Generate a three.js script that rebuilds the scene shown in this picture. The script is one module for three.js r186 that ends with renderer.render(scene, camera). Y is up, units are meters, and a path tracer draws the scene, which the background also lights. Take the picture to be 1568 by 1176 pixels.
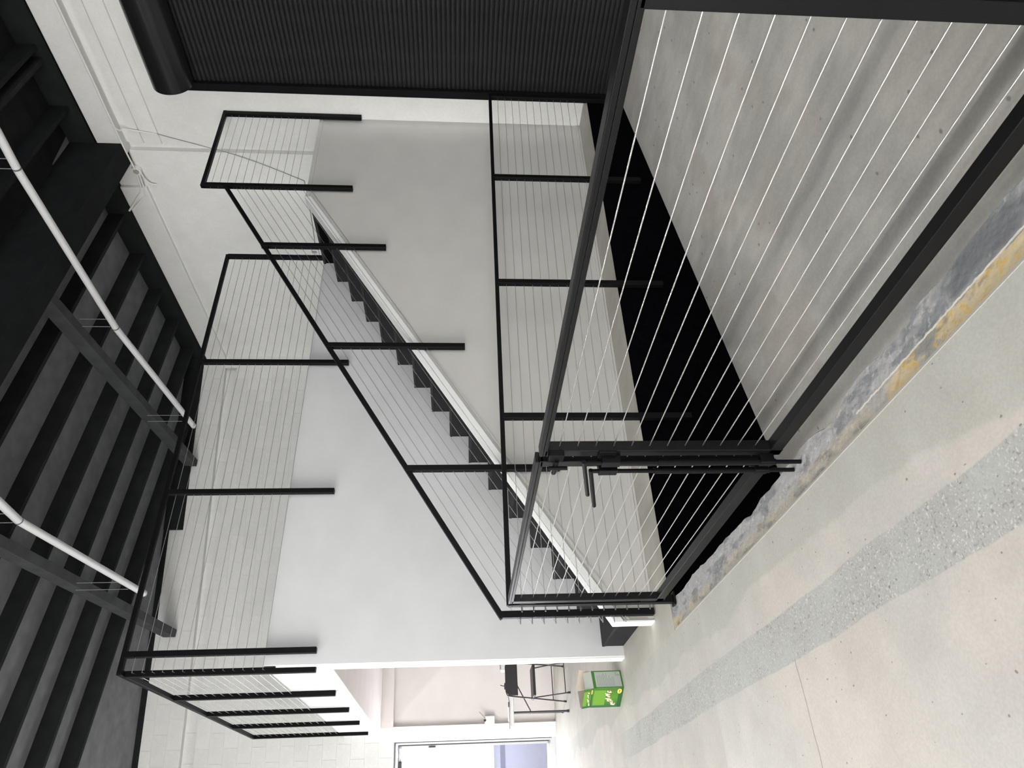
import * as THREE from 'three';
import { RoundedBoxGeometry } from 'three/addons/geometries/RoundedBoxGeometry.js';
import { mergeGeometries } from 'three/addons/utils/BufferGeometryUtils.js';
import { RectAreaLightUniformsLib } from 'three/addons/lights/RectAreaLightUniformsLib.js';

// ------------------------------------------------------------------ camera, sky, lights, exposure
const scene = new THREE.Scene();
const FOCAL = 1069.19, H = 1176;                       // pixels; the photograph was taken with the phone turned on its side
const camera = new THREE.PerspectiveCamera(2 * Math.atan(H / 2 / FOCAL) * 180 / Math.PI, 1568 / 1176, 0.05, 200);
{
  const yaw = 34.180 * Math.PI / 180, pit = -4.2765 * Math.PI / 180, rol = 0.116 * Math.PI / 180;
  const F = new THREE.Vector3(Math.sin(yaw) * Math.cos(pit), Math.sin(pit), -Math.cos(yaw) * Math.cos(pit));
  const r0 = new THREE.Vector3(Math.cos(yaw), 0, Math.sin(yaw)), u0 = r0.clone().cross(F);
  const r = r0.clone().multiplyScalar(Math.cos(rol)).addScaledVector(u0, Math.sin(rol));
  const u = r0.clone().multiplyScalar(-Math.sin(rol)).addScaledVector(u0, Math.cos(rol));
  // the frame's right is the room's down, the frame's up is the room's right
  const m = new THREE.Matrix4().makeBasis(u.clone().negate(), r, F.clone().negate());
  camera.quaternion.setFromRotationMatrix(m);
  camera.position.set(0, 1.45, 0);
}
scene.add(camera);
const renderer = new THREE.WebGLRenderer({ antialias: true });
renderer.toneMapping = THREE.LinearToneMapping;
renderer.toneMappingExposure = 1.0;
renderer.shadowMap.enabled = true;
RectAreaLightUniformsLib.init();
const SKY = 2.3;
scene.background = new THREE.Color().setRGB(0.95 * SKY, 1.0 * SKY, 1.06 * SKY);
function areaLight(x, y, z, w, h, dx, dy, dz, L, col = [1, 0.985, 0.96]) {
  const l = new THREE.RectAreaLight(new THREE.Color().setRGB(...col), L, w, h);
  l.position.set(x, y, z); l.lookAt(x + dx, y + dy, z + dz); scene.add(l);
  return l;
}
areaLight(-13.95, 2.9, 0.5, 10.0, 5.4, 1, -0.0, 0, 11.0);            // daylight in the open bay doors of the left wall
areaLight(2.0, 2.3, 5.95, 8.0, 4.2, 0, 0, -1, 2.0);                     // added fill light at an unseen front-wall opening behind the camera, lifting the walls
areaLight(0.45, 1.25, -11.75, 1.9, 2.2, 0.266, 0, 0.964, 8.5, [0.98, 0.98, 1.04]);   // daylight in the glass door

// ------------------------------------------------------------------ helpers
const V = (x, y, z) => new THREE.Vector3(x, y, z);
let seed = 7;
const rnd = () => { seed = (seed * 1664525 + 1013904223) >>> 0; return seed / 4294967296; };
const rr = (a, b) => a + (b - a) * rnd();
function hash(x, y, s) { let h = (x * 374761393 + y * 668265263 + s * 982451653) | 0; h = Math.imul(h ^ (h >>> 13), 1274126177); return ((h ^ (h >>> 16)) >>> 0) / 4294967296; }
function vnoise(x, y, s) {
  const xi = Math.floor(x), yi = Math.floor(y); let fx = x - xi, fy = y - yi; fx = fx * fx * (3 - 2 * fx); fy = fy * fy * (3 - 2 * fy);
  const a = hash(xi, yi, s), b = hash(xi + 1, yi, s), c = hash(xi, yi + 1, s), d = hash(xi + 1, yi + 1, s);
  return a + (b - a) * fx + (c - a) * fy + (a - b - c + d) * fx * fy;
}
function fbm(x, y, s, o = 4) { let v = 0, a = 0.5, t = 0; for (let i = 0; i < o; i++) { v += a * vnoise(x, y, s + i * 17); t += a; a *= 0.5; x *= 2.03; y *= 2.03; } return v / t; }
const sstep = (a, b, x) => { x = Math.min(1, Math.max(0, (x - a) / (b - a))); return x * x * (3 - 2 * x); };
const mix3 = (a, b, t) => [a[0] + (b[0] - a[0]) * t, a[1] + (b[1] - a[1]) * t, a[2] + (b[2] - a[2]) * t];
// fn(u, v) -> [r,g,b] in sRGB 0..255
function tex(w, h, fn, srgb = true, repeat = true) {
  const d = new Uint8Array(w * h * 4);
  for (let j = 0; j < h; j++) for (let i = 0; i < w; i++) {
    const c = fn((i + 0.5) / w, (j + 0.5) / h), k = (j * w + i) * 4;
    d[k] = Math.max(0, Math.min(255, c[0])); d[k + 1] = Math.max(0, Math.min(255, c[1])); d[k + 2] = Math.max(0, Math.min(255, c[2])); d[k + 3] = 255;
  }
  const t = new THREE.DataTexture(d, w, h, THREE.RGBAFormat);
  t.magFilter = THREE.LinearFilter; t.minFilter = THREE.LinearMipmapLinearFilter; t.generateMipmaps = true;
  if (srgb) t.colorSpace = THREE.SRGBColorSpace;
  t.wrapS = t.wrapT = repeat ? THREE.RepeatWrapping : THREE.ClampToEdgeWrapping; t.needsUpdate = true;
  return t;
}
// tileable fbm
function tfbm(u, v, n, s, o = 4) { let val = 0, a = 0.5, t = 0; for (let i = 0; i < o; i++) { const x = u * n, y = v * n, xi = Math.floor(x), yi = Math.floor(y); let fx = x - xi, fy = y - yi; fx = fx * fx * (3 - 2 * fx); fy = fy * fy * (3 - 2 * fy); const W = (p) => ((p % n) + n) % n; const q = (p, r) => hash(W(p), W(r), s + i * 31); const A = q(xi, yi), B = q(xi + 1, yi), C = q(xi, yi + 1), D = q(xi + 1, yi + 1); val += a * (A + (B - A) * fx + (C - A) * fy + (A - B - C + D) * fx * fy); t += a; a *= 0.5; n *= 2; } return val / t; }
const grayTex = (n, s, lo, hi, size = 512, o = 5) => tex(size, size, (u, v) => { const g = lo + (hi - lo) * tfbm(u, v, n, s, o); return [g, g, g]; }, false);

function boxUV(g, k = 1) {                                 // box-projected texture coordinates in metres
  const p = g.attributes.position, n = g.attributes.normal, uv = new Float32Array(p.count * 2);
  for (let i = 0; i < p.count; i++) {
    const ax = Math.abs(n.getX(i)), ay = Math.abs(n.getY(i)), az = Math.abs(n.getZ(i));
    let a, b; if (ax >= ay && ax >= az) { a = p.getZ(i); b = p.getY(i); } else if (ay >= az) { a = p.getX(i); b = p.getZ(i); } else { a = p.getX(i); b = p.getY(i); }
    uv[i * 2] = a * k; uv[i * 2 + 1] = b * k;
  }
  g.setAttribute('uv', new THREE.BufferAttribute(uv, 2)); return g;
}
const names = {};
function numbered(n) { names[n] = (names[n] ?? -1) + 1; return names[n] === 0 ? n : n + '_' + String(names[n]).padStart(3, '0'); }
function mesh(name, geo, mat, parent = scene) {
  const m = new THREE.Mesh(geo, mat); m.castShadow = m.receiveShadow = true;
  m.name = parent === scene ? numbered(name) : name; parent.add(m); return m;
}
function thing(name, label, category, [x, y, z] = [0, 0, 0], turn = 0, group) {
  const o = new THREE.Group(); o.name = numbered(name); o.position.set(x, y, z); o.rotation.y = turn; scene.add(o);
  return tag(o, label, category, group);
}
function tag(o, label, category, group) { o.userData.label = label; o.userData.category = category; if (group) o.userData.group = group; return o; }
function struct(o, label) { o.userData.kind = 'structure'; if (label) o.userData.label = label; return o; }
// geometry makers (world or parent coordinates baked in)
function bx(x0, x1, y0, y1, z0, z1, bev = 0) {
  const w = x1 - x0, h = y1 - y0, d = z1 - z0;
  const g = bev ? new RoundedBoxGeometry(w, h, d, 1, bev) : new THREE.BoxGeometry(w, h, d);
  g.translate((x0 + x1) / 2, (y0 + y1) / 2, (z0 + z1) / 2); return boxUV(g);
}
function bar(p, q, w, h, bev = 0) {                         // square bar from p to q; h is measured upright
  const d = q.clone().sub(p), L = d.length(); d.normalize();
  let up = Math.abs(d.y) > 0.95 ? V(1, 0, 0) : V(0, 1, 0);
  const s = d.clone().cross(up).normalize(); up = s.clone().cross(d).normalize();
  const g = bev ? new RoundedBoxGeometry(L, h, w, 1, bev) : new THREE.BoxGeometry(L, h, w);
  boxUV(g);
  g.applyMatrix4(new THREE.Matrix4().makeBasis(d, up, s).setPosition(p.clone().add(q).multiplyScalar(0.5))); return g;
}
function rod(p, q, r, n = 6) {
  const d = q.clone().sub(p), L = d.length(); d.normalize();
  const g = new THREE.CylinderGeometry(r, r, L, n, 1);
  g.applyQuaternion(new THREE.Quaternion().setFromUnitVectors(V(0, 1, 0), d)); g.translate((p.x + q.x) / 2, (p.y + q.y) / 2, (p.z + q.z) / 2); return g;
}
function pipe(pts, r, seg = 40, n = 7, t = 0.5) { return new THREE.TubeGeometry(new THREE.CatmullRomCurve3(pts, false, 'catmullrom', t), seg, r, n, false); }
const merge = (gs) => mergeGeometries(gs.map((g) => (g.index ? g.toNonIndexed() : g)));
function ext(pts, depth, bev = 0) {                          // extrude a polygon [x,y] along +z
  const s = new THREE.Shape(pts.map(([a, b]) => new THREE.Vector2(a, b)));
  return new THREE.ExtrudeGeometry(s, { depth, bevelEnabled: bev > 0, bevelThickness: bev, bevelSize: bev, bevelSegments: 1, steps: 1 });
}

// ------------------------------------------------------------------ materials
const M = {};
const std = (o) => new THREE.MeshStandardMaterial(o);
const dull = (o, s = 0.3) => new THREE.MeshPhysicalMaterial({ specularIntensity: s, ...o });
const lin = (r, g, b) => new THREE.Color().setRGB(r, g, b);
const plasterBump = grayTex(16, 3, 90, 165, 512, 5);
const plasterTone = tex(512, 512, (u, v) => { const n = tfbm(u, v, 4, 11, 5); const g = 249 + (n - 0.5) * 12; return [g, g, g - 1]; });
M.drywall = std({ color: lin(0.70, 0.715, 0.72), roughness: 0.9, map: plasterTone, bumpMap: plasterBump, bumpScale: 0.0006 });
M.block = std({ color: lin(0.835, 0.835, 0.825), roughness: 0.85, map: tex(512, 512, (u, v) => { const n = tfbm(u, v, 8, 21, 5), k = tfbm(u, v, 64, 5, 2); const g = 247 + (n - 0.5) * 9 + (k - 0.5) * 8; return [g, g, g - 2]; }), bumpMap: grayTex(48, 9, 60, 200, 512, 3), bumpScale: 0.0012 });
M.grimy = std({ color: lin(0.70, 0.69, 0.665), roughness: 0.9, map: tex(512, 512, (u, v) => { const n = tfbm(u, v, 8, 33, 5); const g = 242 + (n - 0.5) * 24; return [g, g - 1, g - 4]; }), bumpMap: M.block.bumpMap, bumpScale: 0.0012 });
M.pale = std({ color: lin(0.80, 0.755, 0.745), roughness: 0.9, map: plasterTone });  // pinkish reflected light under the mezzanine put into the base colour
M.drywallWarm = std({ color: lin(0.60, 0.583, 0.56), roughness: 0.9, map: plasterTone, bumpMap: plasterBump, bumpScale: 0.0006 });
M.trimWhite = std({ color: lin(0.86, 0.86, 0.85), roughness: 0.55 });
const steelTone = tex(256, 256, (u, v) => { const n = tfbm(u, v, 8, 41, 5); const g = 235 + (n - 0.5) * 50; return [g, g, g]; });
M.black = dull({ color: lin(0.0055, 0.0056, 0.0066), roughness: 0.45, map: steelTone }, 0.22);
M.blackRough = dull({ color: lin(0.005, 0.005, 0.0065), roughness: 0.75, map: steelTone }, 0.25);
M.gate = dull({ color: lin(0.006, 0.0061, 0.0068), roughness: 0.36, map: steelTone }, 0.38);
M.doorSteel = dull({ color: lin(0.017, 0.018, 0.0185), roughness: 0.3, map: steelTone }, 0.8);
M.hood = dull({ color: lin(0.014, 0.0145, 0.0155), roughness: 0.24, map: steelTone }, 1.0);
M.pitWall = dull({ color: lin(0.0022, 0.0023, 0.0033), roughness: 0.9, map: tex(512, 512, (u, v) => { const n = tfbm(u, v, 8, 51, 5), s = Math.pow(tfbm(u, v, 32, 57, 3), 5); const g = 220 + (n - 0.5) * 60 + s * 600; return [g, g, g]; }) }, 0.03);
M.deck = dull({ color: lin(0.22, 0.231, 0.237), roughness: 0.85, map: steelTone }, 0.06);
M.joist = dull({ color: lin(0.030, 0.032, 0.033), roughness: 0.8, map: steelTone }, 0.06);
M.beam = dull({ color: lin(0.085, 0.089, 0.092), roughness: 0.8, map: steelTone }, 0.06);
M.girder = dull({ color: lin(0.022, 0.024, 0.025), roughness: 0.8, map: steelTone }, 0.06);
M.cable = std({ color: lin(0.78, 0.77, 0.75), roughness: 0.28, metalness: 0.95 });
M.cableDull = std({ color: lin(0.50, 0.495, 0.485), roughness: 0.36, metalness: 0.95 });
M.tread = dull({ color: lin(0.030, 0.031, 0.034), roughness: 0.7, map: steelTone, bumpMap: plasterBump, bumpScale: 0.001 });
M.riser = dull({ color: lin(0.021, 0.022, 0.024), roughness: 0.7, map: steelTone });
M.lamp = std({ color: lin(0.70, 0.71, 0.71), roughness: 0.4 });
M.lampGap = std({ color: lin(0.12, 0.12, 0.12), roughness: 0.5 });
M.conduit = std({ color: lin(0.80, 0.79, 0.76), roughness: 0.45 });
M.wire = std({ color: lin(0.30, 0.30, 0.29), roughness: 0.6 });
M.greyPlastic = std({ color: lin(0.35, 0.35, 0.34), roughness: 0.5 });
M.darkPlastic = std({ color: lin(0.03, 0.03, 0.033), roughness: 0.5 });
M.whitePlastic = std({ color: lin(0.8, 0.8, 0.79), roughness: 0.4 });
M.chair = std({ color: lin(0.035, 0.034, 0.036), roughness: 0.5 });
M.chairSteel = std({ color: lin(0.07, 0.065, 0.068), roughness: 0.4 });
M.alu = std({ color: lin(0.62, 0.63, 0.66), roughness: 0.35, metalness: 0.6 });
M.gasket = std({ color: lin(0.06, 0.06, 0.065), roughness: 0.6 });
M.glass = new THREE.MeshPhysicalMaterial({ color: 0xffffff, roughness: 0.02, transmission: 1, thickness: 0, ior: 1.5 });
M.angle = std({ color: lin(0.40, 0.385, 0.36), roughness: 0.5 });

// ------------------------------------------------------------------ floor (concrete)
function floorColour(x, z) {
  const n1 = fbm(x * 1.1 + 3, z * 1.1, 101, 5), n2 = fbm(x * 6, z * 6, 131, 4), n3 = vnoise(x * 160, z * 160, 151);
  let c = [201, 195, 187];
  c = mix3(c, [194, 191, 185], sstep(0.42, 0.66, n1));
  c = mix3(c, [205, 196, 188], sstep(0.5, 0.75, fbm(x * 1.3 - 9, z * 1.3 + 4, 171, 4)) * 0.5);
  // grey cement skim spread along the dock edge
  const wav = 0.20 * (fbm(z * 1.5, 3.3, 181, 4) - 0.5) + 0.10 * (fbm(z * 4.5, x * 5 + 1.3, 191, 4) - 0.5) - 0.08 * sstep(-2.0, -1.2, z);
  const skim = sstep(1.02 + wav, 1.05 + wav, x) ;
  c = mix3(c, [181, 181, 172], skim * (0.75 + 0.3 * (n2 - 0.5)));
  // long patched trench with exposed aggregate
  const ew = 0.012 * (fbm(z * 4, 7, 201, 4) - 0.5) * 2;
  if (z > -7.2) {
    const t = sstep(0.655, 0.662, x + ew) * (1 - sstep(0.862, 0.87, x + ew)) * sstep(-7.2, -6.2, z);
    if (t > 0) {
      const ag = vnoise(x * 190, z * 190, 211), ag2 = vnoise(x * 150 + 5, z * 150, 221);
      let a = [178, 178, 174]; a = mix3(a, [210, 210, 206], sstep(0.7, 0.9, ag)); a = mix3(a, [146, 146, 143], sstep(0.74, 0.92, ag2) * 0.9); a = mix3(a, [176, 178, 175], sstep(0.4, 0.7, n2) * 0.5);
      c = mix3(c, a, t * 0.95);
    }
  }
  // fine crack across the slab
  const cz = -3.11 + 0.03 * (fbm(x * 5, 2, 231, 4) - 0.5) + 0.03 * Math.sin(x * 3);
  if (x < 0.66 && x > -2.2) { const d = Math.abs(z - cz); c = mix3(c, [140, 134, 126], (1 - sstep(0.0015, 0.005, d)) * 0.85); }
  // pock marks
  const px = Math.floor(x * 22), pz = Math.floor(z * 22), hs = hash(px, pz, 241);
  if (hs > 0.93) { const ox = (px + 0.2 + 0.6 * hash(px, pz, 251)) / 22, oz = (pz + 0.2 + 0.6 * hash(px, pz, 261)) / 22, q = 0.0025 + 0.004 * hash(px, pz, 271); const d = Math.hypot((x - ox) * (1 + hash(px, pz, 281)), z - oz) + (n3 - 0.5) * 0.002; c = mix3(c, [128, 124, 116], (1 - sstep(q * 0.6, q, d)) * 0.85); }
  const k = (n2 - 0.5) * 18 + (n3 - 0.5) * 10;
  return [c[0] + k, c[1] + k, c[2] + k];
}
function areaTex(w, h, x0, x1, z0, z1, fn) { return tex(w, h, (u, v) => fn(x0 + (x1 - x0) * u, z0 + (z1 - z0) * v), true, false); }
const wallZ = (x) => -10.0 - (7.35 - x) * 0.2759;                // face of the skewed back wall
function skew(g, side, off) { const p = g.attributes.position; g.computeBoundingBox(); const zz = side < 0 ? g.boundingBox.min.z : g.boundingBox.max.z; for (let i = 0; i < p.count; i++) if (Math.abs(p.getZ(i) - zz) < 1e-4) p.setZ(i, wallZ(p.getX(i)) + off); g.computeVertexNormals(); return g; }
function slab(x0, x1, z0, z1, y1, y0, name, mat, parent = scene) {
  const g = z0 < -14 ? skew(bx(x0, x1, y0, y1, z0, z1), -1, -0.26) : bx(x0, x1, y0, y1, z0, z1), p = g.attributes.position, uv = g.attributes.uv;
  for (let i = 0; i < p.count; i++) uv.setXY(i, (p.getX(i) - x0) / (x1 - x0), (p.getZ(i) - z0) / (z1 - z0));
  return mesh(name, g, mat, parent);
}
const concreteBump = grayTex(64, 61, 80, 175, 512, 4);
const EDGE = 1.22;                                           // near edge of the broken strip along the pit
const nearMat = std({ map: areaTex(1024, 2048, -0.4, EDGE, -4.2, -0.6, floorColour), roughness: 0.55 });
const farMat = std({ map: areaTex(1024, 1536, -2.8, EDGE, -14.5, -4.2, floorColour), roughness: 0.8 });
const walkMat = std({ map: areaTex(1024, 1024, EDGE, 7.35, -14.5, -4.76, (x, z) => { const n = fbm(x * 3, z * 3, 301, 5), m = fbm(x * 14, z * 14, 311, 3); const k = (n - 0.5) * 26 + (m - 0.5) * 12; return [182 + k, 179 + k, 170 + k]; }), roughness: 0.6 });
const plainMat = std({ map: areaTex(512, 512, -6, 1, -5, 6, (x, z) => { const n = fbm(x * 2, z * 2, 321, 5); const k = (n - 0.5) * 24; return [197 + k, 192 + k, 184 + k]; }), roughness: 0.55 });
const floorG = struct(new THREE.Group(), 'pale concrete floor of the hall with a patched grey trench'); floorG.name = 'floor'; scene.add(floorG);
slab(-0.4, EDGE, -4.2, -0.6, 0, -0.3, 'slab', nearMat, floorG);
slab(-2.8, EDGE, -14.5, -4.2, 0, -0.3, 'slab', farMat, floorG);
slab(EDGE, 7.35, -14.5, -4.76, 0, -0.3, 'slab', walkMat, floorG);
slab(-14.2, -2.8, -16.5, -0.6, 0, -0.3, 'slab', plainMat, floorG);
slab(-2.8, -0.4, -4.2, -0.6, 0, -0.3, 'slab', plainMat, floorG);
slab(-14.2, EDGE, -0.6, 6.2, 0, -0.3, 'slab', plainMat, floorG);
slab(EDGE, 7.6, -0.35, 6.2, 0, -0.3, 'slab', plainMat, floorG);

// broken strip along the pit edge: rough concrete with remnants of yellow paint, its pit side chipped
{
  const stripTex = areaTex(512, 2048, 1.20, 1.46, -4.80, -0.55, (x, z) => {
    const n = fbm(x * 22, z * 9, 401, 5), m = fbm(x * 60, z * 60, 411, 4), s = fbm(x * 10 + 5, z * 2.2, 421, 4);
    let c = mix3([166, 165, 165], [132, 134, 136], sstep(0.48, 0.68, n)); c = mix3(c, [196, 193, 190], sstep(0.6, 0.8, m) * 0.6);
    // dark oily patch near the middle of the right leaf
    c = mix3(c, [96, 100, 103], (1 - sstep(0.10, 0.28, Math.hypot((x - 1.36) * 3.2, z + 1.32) + (n - 0.5) * 0.3)) * 0.8);
    const yl = x < 1.292 + (n - 0.5) * 0.03 ? 1 : 0;                 // painted half
    const gap = sstep(0.41, 0.44, fbm(z * 2.6 + 1.7, 4.4, 431, 3) + (m - 0.5) * 0.16);
    const zf = 0.3 + 0.7 * sstep(-2.05, -1.9, z + (n - 0.5) * 0.3) + 0.5 * (1 - sstep(-4.5, -4.2, z + (n - 0.5) * 0.3));
    const yc = mix3([194, 178, 146], [206, 170, 92], sstep(0.55, 0.75, m) * 0.7);
    if (yl) c = mix3(c, mix3(yc, [120, 108, 90], sstep(0.62, 0.8, n) * 0.7), Math.min(1, zf) * (0.25 + 0.75 * gap));
    if (Math.abs(x - 1.297 - (m - 0.5) * 0.006) < 0.0035 && z > -2.1) c = mix3(c, [226, 219, 205], 0.85);
    return c;
  });
  const pts = []; const N = 150, zA = -4.77, zB = -0.55;
  const chip = (z) => { let e = 1.40 + 0.05 * (fbm(z * 1.9 + 3, 0.5, 441, 4) - 0.5) + 0.03 * (fbm(z * 11, 1.5, 451, 3) - 0.5); e -= 0.035 * Math.exp(-(((z + 2.25) / 0.10) ** 2)) + 0.03 * Math.exp(-(((z + 3.15) / 0.18) ** 2)); return Math.min(e, 1.425); };
  pts.push([EDGE + 0.004, -zA]); for (let i = 0; i <= N; i++) { const z = zA + (zB - zA) * i / N; pts.push([chip(z), -z]); } pts.push([EDGE + 0.004, -zB]);
  const g = ext(pts, 0.16, 0.004); g.rotateX(-Math.PI / 2); g.translate(0, -0.168, 0);
  const p = g.attributes.position, uv = g.attributes.uv;
  for (let i = 0; i < p.count; i++) uv.setXY(i, (p.getX(i) - 1.20) / 0.26, (p.getZ(i) + 4.80) / 4.25);
  const s = mesh('trim_1', g, std({ map: stripTex, roughness: 0.75, bumpMap: tex(512, 2048, (u, v) => { const x = 1.2 + 0.26 * u, z = -4.8 + 4.25 * v; const n = fbm(x * 30, z * 30, 461, 5); return [n * 255, n * 255, n * 255]; }, false, false), bumpScale: 0.006 }));
  struct(s, 'rough grey concrete strip along the pit edge with flaking yellow paint');
  const a = mesh('edge_angle', bx(EDGE - 0.002, EDGE + 0.006, -0.05, 0.003, -4.72, -0.55), M.angle, s);
}

// ------------------------------------------------------------------ loading pit: ramp and black walls
{
  const rampTex = areaTex(1536, 1024, 1.3, 7.4, -4.8, -0.4, (x, z) => {
    const n = fbm(x * 1.6, z * 1.6, 501, 5), m = fbm(x * 12, z * 5, 511, 4), f = vnoise(x * 90, z * 90, 521);
    let c = mix3([212, 210, 203], [196, 195, 190], sstep(0.4, 0.65, n)); c = mix3(c, [200, 193, 185], sstep(0.55, 0.7, fbm(x * 2 + 8, z * 2, 531, 3)) * 0.6);
    const px = Math.floor(x * 9), pz = Math.floor(z * 9), hs = hash(px, pz, 551); if (hs > 0.9) { const d = Math.hypot(x - (px + 0.5) / 9, (z - (pz + 0.5) / 9) * 1.4); c = mix3(c, hs > 0.96 ? [214, 212, 206] : [120, 118, 113], (1 - sstep(0.006, 0.018, d + (f - 0.5) * 0.008)) * 0.6); }
    const k = (m - 0.5) * 22 + (f - 0.5) * 10; return [c[0] + k, c[1] + k, c[2] + k];
  });
  const yr = (x) => -1.36 + 0.133 * x;
  const g = ext([[1.30, yr(1.3) - 0.3], [7.9, yr(7.9) - 0.3], [7.9, yr(7.9)], [1.30, yr(1.3)]], 4.5); g.translate(0, 0, -4.88);
  const p = g.attributes.position, uv = g.attributes.uv; for (let i = 0; i < p.count; i++) uv.setXY(i, (p.getX(i) - 1.3) / 6.1, (p.getZ(i) + 4.8) / 4.4);
  struct(mesh('floor_ramp', g, std({ map: rampTex, roughness: 0.8, bumpMap: concreteBump, bumpScale: 0.002 })), 'grey concrete truck ramp rising to the roll-up door');
  struct(mesh('wall_pit_back', bx(1.2, 7.9, -1.5, -0.302, -4.92, -4.755), M.pitWall), 'black painted pit wall under the walkway edge');
  mesh('edge_face', bx(1.42, 7.35, -0.31, -0.001, -4.766, -4.752), M.pitWall, scene.getObjectByName('wall_pit_back'));
  struct(mesh('wall_pit_left', bx(1.14, 1.34, -1.5, -0.302, -4.92, -0.25), M.pitWall), 'black painted dock face under the gates');
  struct(mesh('wall_pit_front', bx(1.14, 7.9, -1.5, -0.302, -0.43, -0.25), M.pitWall), 'black painted pit wall on the camera side');
}

// ------------------------------------------------------------------ walls
const XR = 7.35;
{ // right wall with the ramp opening, a vertical control joint and a projecting bond beam
  const G = new THREE.Group(); G.name = 'wall_right'; scene.add(G); struct(G, 'white painted block wall with the roll-up door');
  mesh('wall_panel', bx(XR, XR + 0.25, -0.4, 5.06, -5.64, -4.72), M.block, G);
  mesh('wall_panel', bx(XR, XR + 0.25, 4.42, 5.06, -4.72, 0), M.block, G);
  mesh('block_course', bx(XR, XR + 0.25, 5.072, 5.272, -5.64, 0), M.block, G);
  mesh('block_course', bx(XR, XR + 0.25, 5.284, 5.40, -5.64, 0), M.block, G);
  mesh('joint_or_recess', bx(XR + 0.03, XR + 0.25, 5.40, 5.50, -5.64, 0), M.block, G);  // added recess, shaped to stand in for the shadow band beneath the conduit
  mesh('joint_or_recess', bx(XR + 0.012, XR + 0.25, 5.06, 5.072, -5.64, 0), M.grimy, G);
  mesh('joint_or_recess', bx(XR + 0.012, XR + 0.25, 5.272, 5.284, -5.64, 0), M.grimy, G);
  mesh('joint_or_recess', bx(XR + 0.07, XR + 0.25, -0.4, 5.8, -5.74, -5.64), M.block, G);
  mesh('wall_panel', bx(XR, XR + 0.25, -0.4, 5.5, -10.4, -5.74), M.block, G);
  mesh('wall_panel', bx(XR, XR + 0.25, -0.4, 6.4, -0.42, 6.2), M.block, G);
  mesh('wall_panel', bx(XR, XR + 0.25, 5.5, 6.4, -10.4, 0), M.block, G);
  mesh('bond_beam', bx(XR - 0.085, XR + 0.1, 5.49, 5.785, -5.74, 0.5, 0.012), M.block, G);
  mesh('bond_beam', bx(XR - 0.05, XR + 0.1, 5.47, 5.80, -10.05, -6.28, 0.012), M.block, G);
  mesh('ledger', bx(XR - 0.09, XR + 0.1, 5.80, 6.2, -10.05, 0.5), M.girder, G);
}
const BW = Math.atan2(0.2659, 0.964);                          // the back wall runs askew
{ // back wall; local -x runs along the wall to the left, +z into the hall
  const G = new THREE.Group(); G.name = 'wall_back'; G.position.set(XR, 0, -10.0); G.rotation.y = -BW; scene.add(G); struct(G, 'white painted concrete block wall behind the mezzanine');
  mesh('wall_panel', bx(-6.10, 0.6, -0.2, 5.277, -0.3, -0.005), M.block, G); mesh('wall_panel', bx(-6.10, 0.6, 5.473, 6.4, -0.3, -0.005), M.block, G); mesh('wall_panel', bx(-6.10, 0.6, 5.277, 5.473, -0.3, -0.115), M.block, G);
  mesh('wall_panel', bx(-8.0, -6.10, 2.41, 5.277, -0.3, -0.005), M.block, G); mesh('wall_panel', bx(-8.0, -6.10, 5.473, 6.4, -0.3, -0.005), M.block, G); mesh('wall_panel', bx(-8.0, -6.10, 5.277, 5.473, -0.3, -0.115), M.block, G);
  mesh('wall_panel', bx(-23.5, -8.0, -0.2, 5.277, -0.3, -0.005), M.block, G); mesh('wall_panel', bx(-23.5, -8.0, 5.473, 6.4, -0.3, -0.005), M.block, G); mesh('wall_panel', bx(-23.5, -8.0, 5.277, 5.473, -0.3, -0.115), M.block, G);
  const bw = 0.4064, bh = 0.2032; const gA = boxUV(new RoundedBoxGeometry(bw - 0.0035, bh - 0.0035, 0.03, 1, 0.0015)), gH = boxUV(new RoundedBoxGeometry(bw / 2 - 0.0035, bh - 0.0035, 0.03, 1, 0.0015));
  const tones = [0, 1, 2].map((k) => { const m = M.block.clone(); m.color.multiplyScalar(1 - 0.018 * k); return m; });
  for (let r = 0; r < 15; r++) {
    const y = 3.04 + (r + 0.5) * bh; if (y > 6.1) break;
    for (let c = 0; c < 17; c++) {
      const x = -(c + 0.5 + (r % 2 ? 0.5 : 0)) * bw; const recessed = r === 11;  // one course set back for its shade, shaping the grey band
      const b = mesh('block', gA, tones[Math.floor(rnd() * 3)], G); b.position.set(x, y, -0.015 - (recessed ? 0.11 : 0) + rr(-0.0006, 0.0006));
    }
    if (r % 2) { const b = mesh('block', gH, tones[0], G); b.position.set(-0.25 * bw, y, -0.015); }
  }
  for (let r = 0; r < 3; r++) for (let c = 0; c < 3; c++) { const b = mesh('block', gA, tones[c], G); b.position.set(-(c + 14.5 + (r % 2 ? 0 : 0.5)) * bw, 3.04 - (r + 0.5) * bh, -0.015); }
  mesh('ledger', bx(-2.95, 0.0, 5.83, 6.2, -0.01, 0.09), M.girder, G);
  mesh('ledger', bx(-7.2, -2.95, 6.04, 6.2, -0.01, 0.07), M.girder, G);
  mesh('wall_lining', bx(-6.05, 0, 0, 2.6, -0.006, 0.012), M.pale, G);
  mesh('pilaster', bx(-6.05, -5.88, 0, 2.62, -0.01, 0.09), M.trimWhite, G);
  mesh('bulkhead', bx(-5.88, 0, 2.42, 2.60, -0.01, 0.20), M.pale, G);
}
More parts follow.
